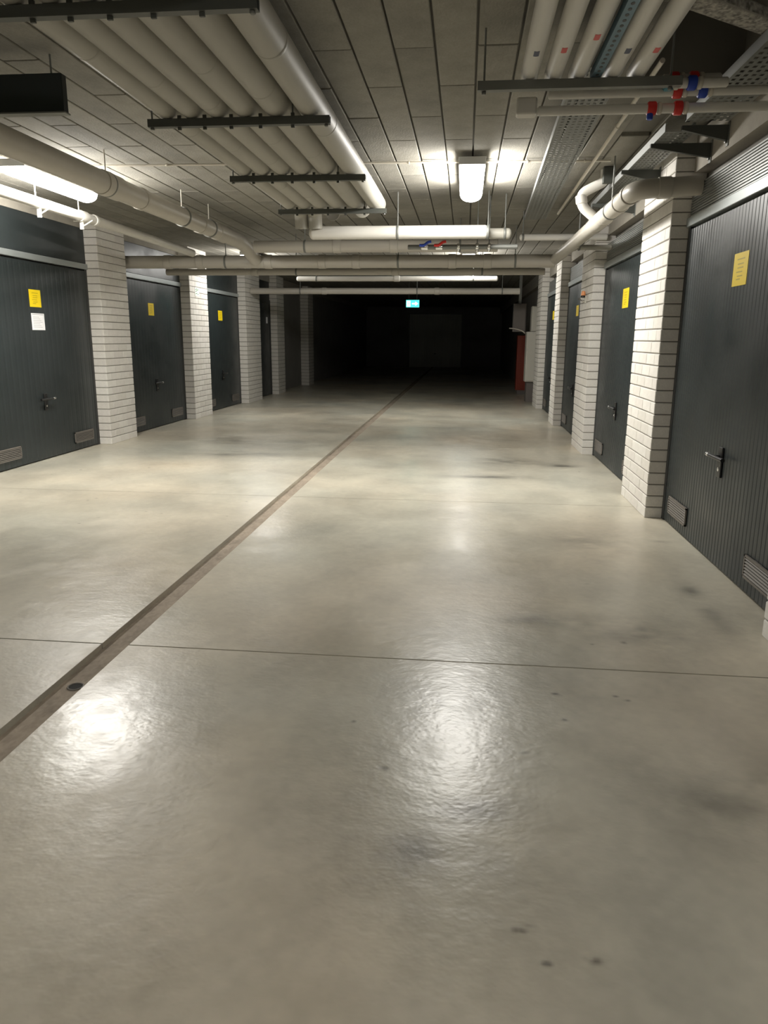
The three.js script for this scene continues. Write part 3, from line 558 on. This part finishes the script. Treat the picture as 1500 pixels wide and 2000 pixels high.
// ---------------------------------------------------------------- exit sign, beacon, electrical corner
{
  const t = thing('exit_sign', 'glowing green and white exit sign in the dark end', 'sign', [-1.32, 2.09, -19]);
  part(t, 'sign_housing', rbox(-1.49, -1.155, 2.085, 2.268, -19.0, -19.06, .006), M.cabinet);
  const g = new THREE.PlaneGeometry(.32, .168); g.translate(-1.322, 2.177, -18.9985); part(t, 'sign_face', g, M.exit, 'glowing green face with a running figure and an arrow');
  for (const x of [-1.42, -1.22]) part(t, 'hanger_rod', rodGeo(x, -19.03, 2.265), M.galvDull);
  const l = new THREE.RectAreaLight(new THREE.Color().setRGB(.45, .95, .95), 2.2, .32, .168); l.position.set(0, .087, .004); l.castShadow = true; t.add(l); t.updateMatrixWorld(true); l.lookAt(V(-1.32, 2.1, 0));
}
{
  const t = thing('orange_beacon', 'small orange beacon on a chrome bracket on a brick pillar', 'beacon', [1.43, 1.86, -9.55]);
  part(t, 'beacon_cap', cyl([1.395, 1.862, -9.5], [1.395, 1.915, -9.5], .028, 20, .022), M.orange, 'orange translucent cap');
  part(t, 'beacon_base', cyl([1.395, 1.838, -9.5], [1.395, 1.862, -9.5], .030, 20), M.blackPlastic);
  part(t, 'bracket_arm', bent([[1.432, 1.80, -9.5], [1.385, 1.80, -9.5], [1.36, 1.83, -9.6]], .009, .02, 10), M.chrome);
  part(t, 'mount_plate', rbox(1.415, 1.432, 1.775, 1.86, -9.47, -9.53, .003), M.cabinet);
}
{
  const t = thing('electrical_cabinet', 'tall white electrical cabinet on a dark plinth past the brick pillars', 'cabinet', [1.45, 0, -16.8]);
  part(t, 'cabinet_body', rbox(1.31, 1.655, .44, 1.50, -16.6, -17.0, .008), M.cabinet);
  part(t, 'cabinet_door', rbox(1.325, 1.60, .46, 1.485, -16.585, -16.602, .004), M.cabinet);
  part(t, 'lock', rbox(1.52, 1.57, 1.36, 1.43, -16.57, -16.586, .004), M.greyBox);
  part(t, 'plinth', rbox(1.35, 1.655, 0, .44, -16.65, -17.0, .006), M.greyBox);
  const u = thing('meter_cabinet', 'upper pale cabinet above the white electrical cabinet', 'cabinet', [1.5, 1.5, -16.9]);
  part(u, 'cabinet_body', rbox(1.40, 1.655, 1.505, 2.03, -16.65, -17.0, .008), M.cabinet); part(u, 'cabinet_door', rbox(1.415, 1.65, 1.52, 2.015, -16.637, -16.652, .004), M.cabinet);
  const b = thing('distribution_box', 'brown-grey distribution box hanging below the pipes by the electrical cabinet', 'box', [1.17, 1.5, -17.15]);
  part(b, 'box_body', rbox(1.03, 1.31, 1.50, 2.10, -17.05, -17.3, .008), M.greyBox); part(b, 'box_lid', rbox(1.045, 1.295, 1.52, 2.08, -17.037, -17.052, .004), M.greyBox);
  part(b, 'hanger', box(1.14, 1.20, 2.10, CEIL, -17.15, -17.21), M.galvDull);
  const f = thing('fire_cabinet', 'narrow red fire cabinet in the dark behind the white cabinet', 'cabinet', [1.45, 0, -19.1]);
  part(f, 'cabinet_body', rbox(1.28, 1.655, .10, 1.43, -19.0, -19.3, .01), M.fireRed); part(f, 'cabinet_door', rbox(1.30, 1.62, .13, 1.40, -18.985, -19.002, .005), M.fireRed); part(f, 'plinth', rbox(1.32, 1.655, 0, .10, -19.02, -19.3, .004), M.greyBox);
  const c = thing('loose_cable', 'pale cable sagging from the distribution box to the white cabinet', 'cable', [1.2, 1.5, -17.0]);
  part(c, 'cable', bent([[.95, 1.575, -17.02], [1.10, 1.565, -17.02], [1.24, 1.52, -17.0], [1.295, 1.47, -16.98]], .012, .08, 10), M.conduit);
}
renderer.render(scene, camera);
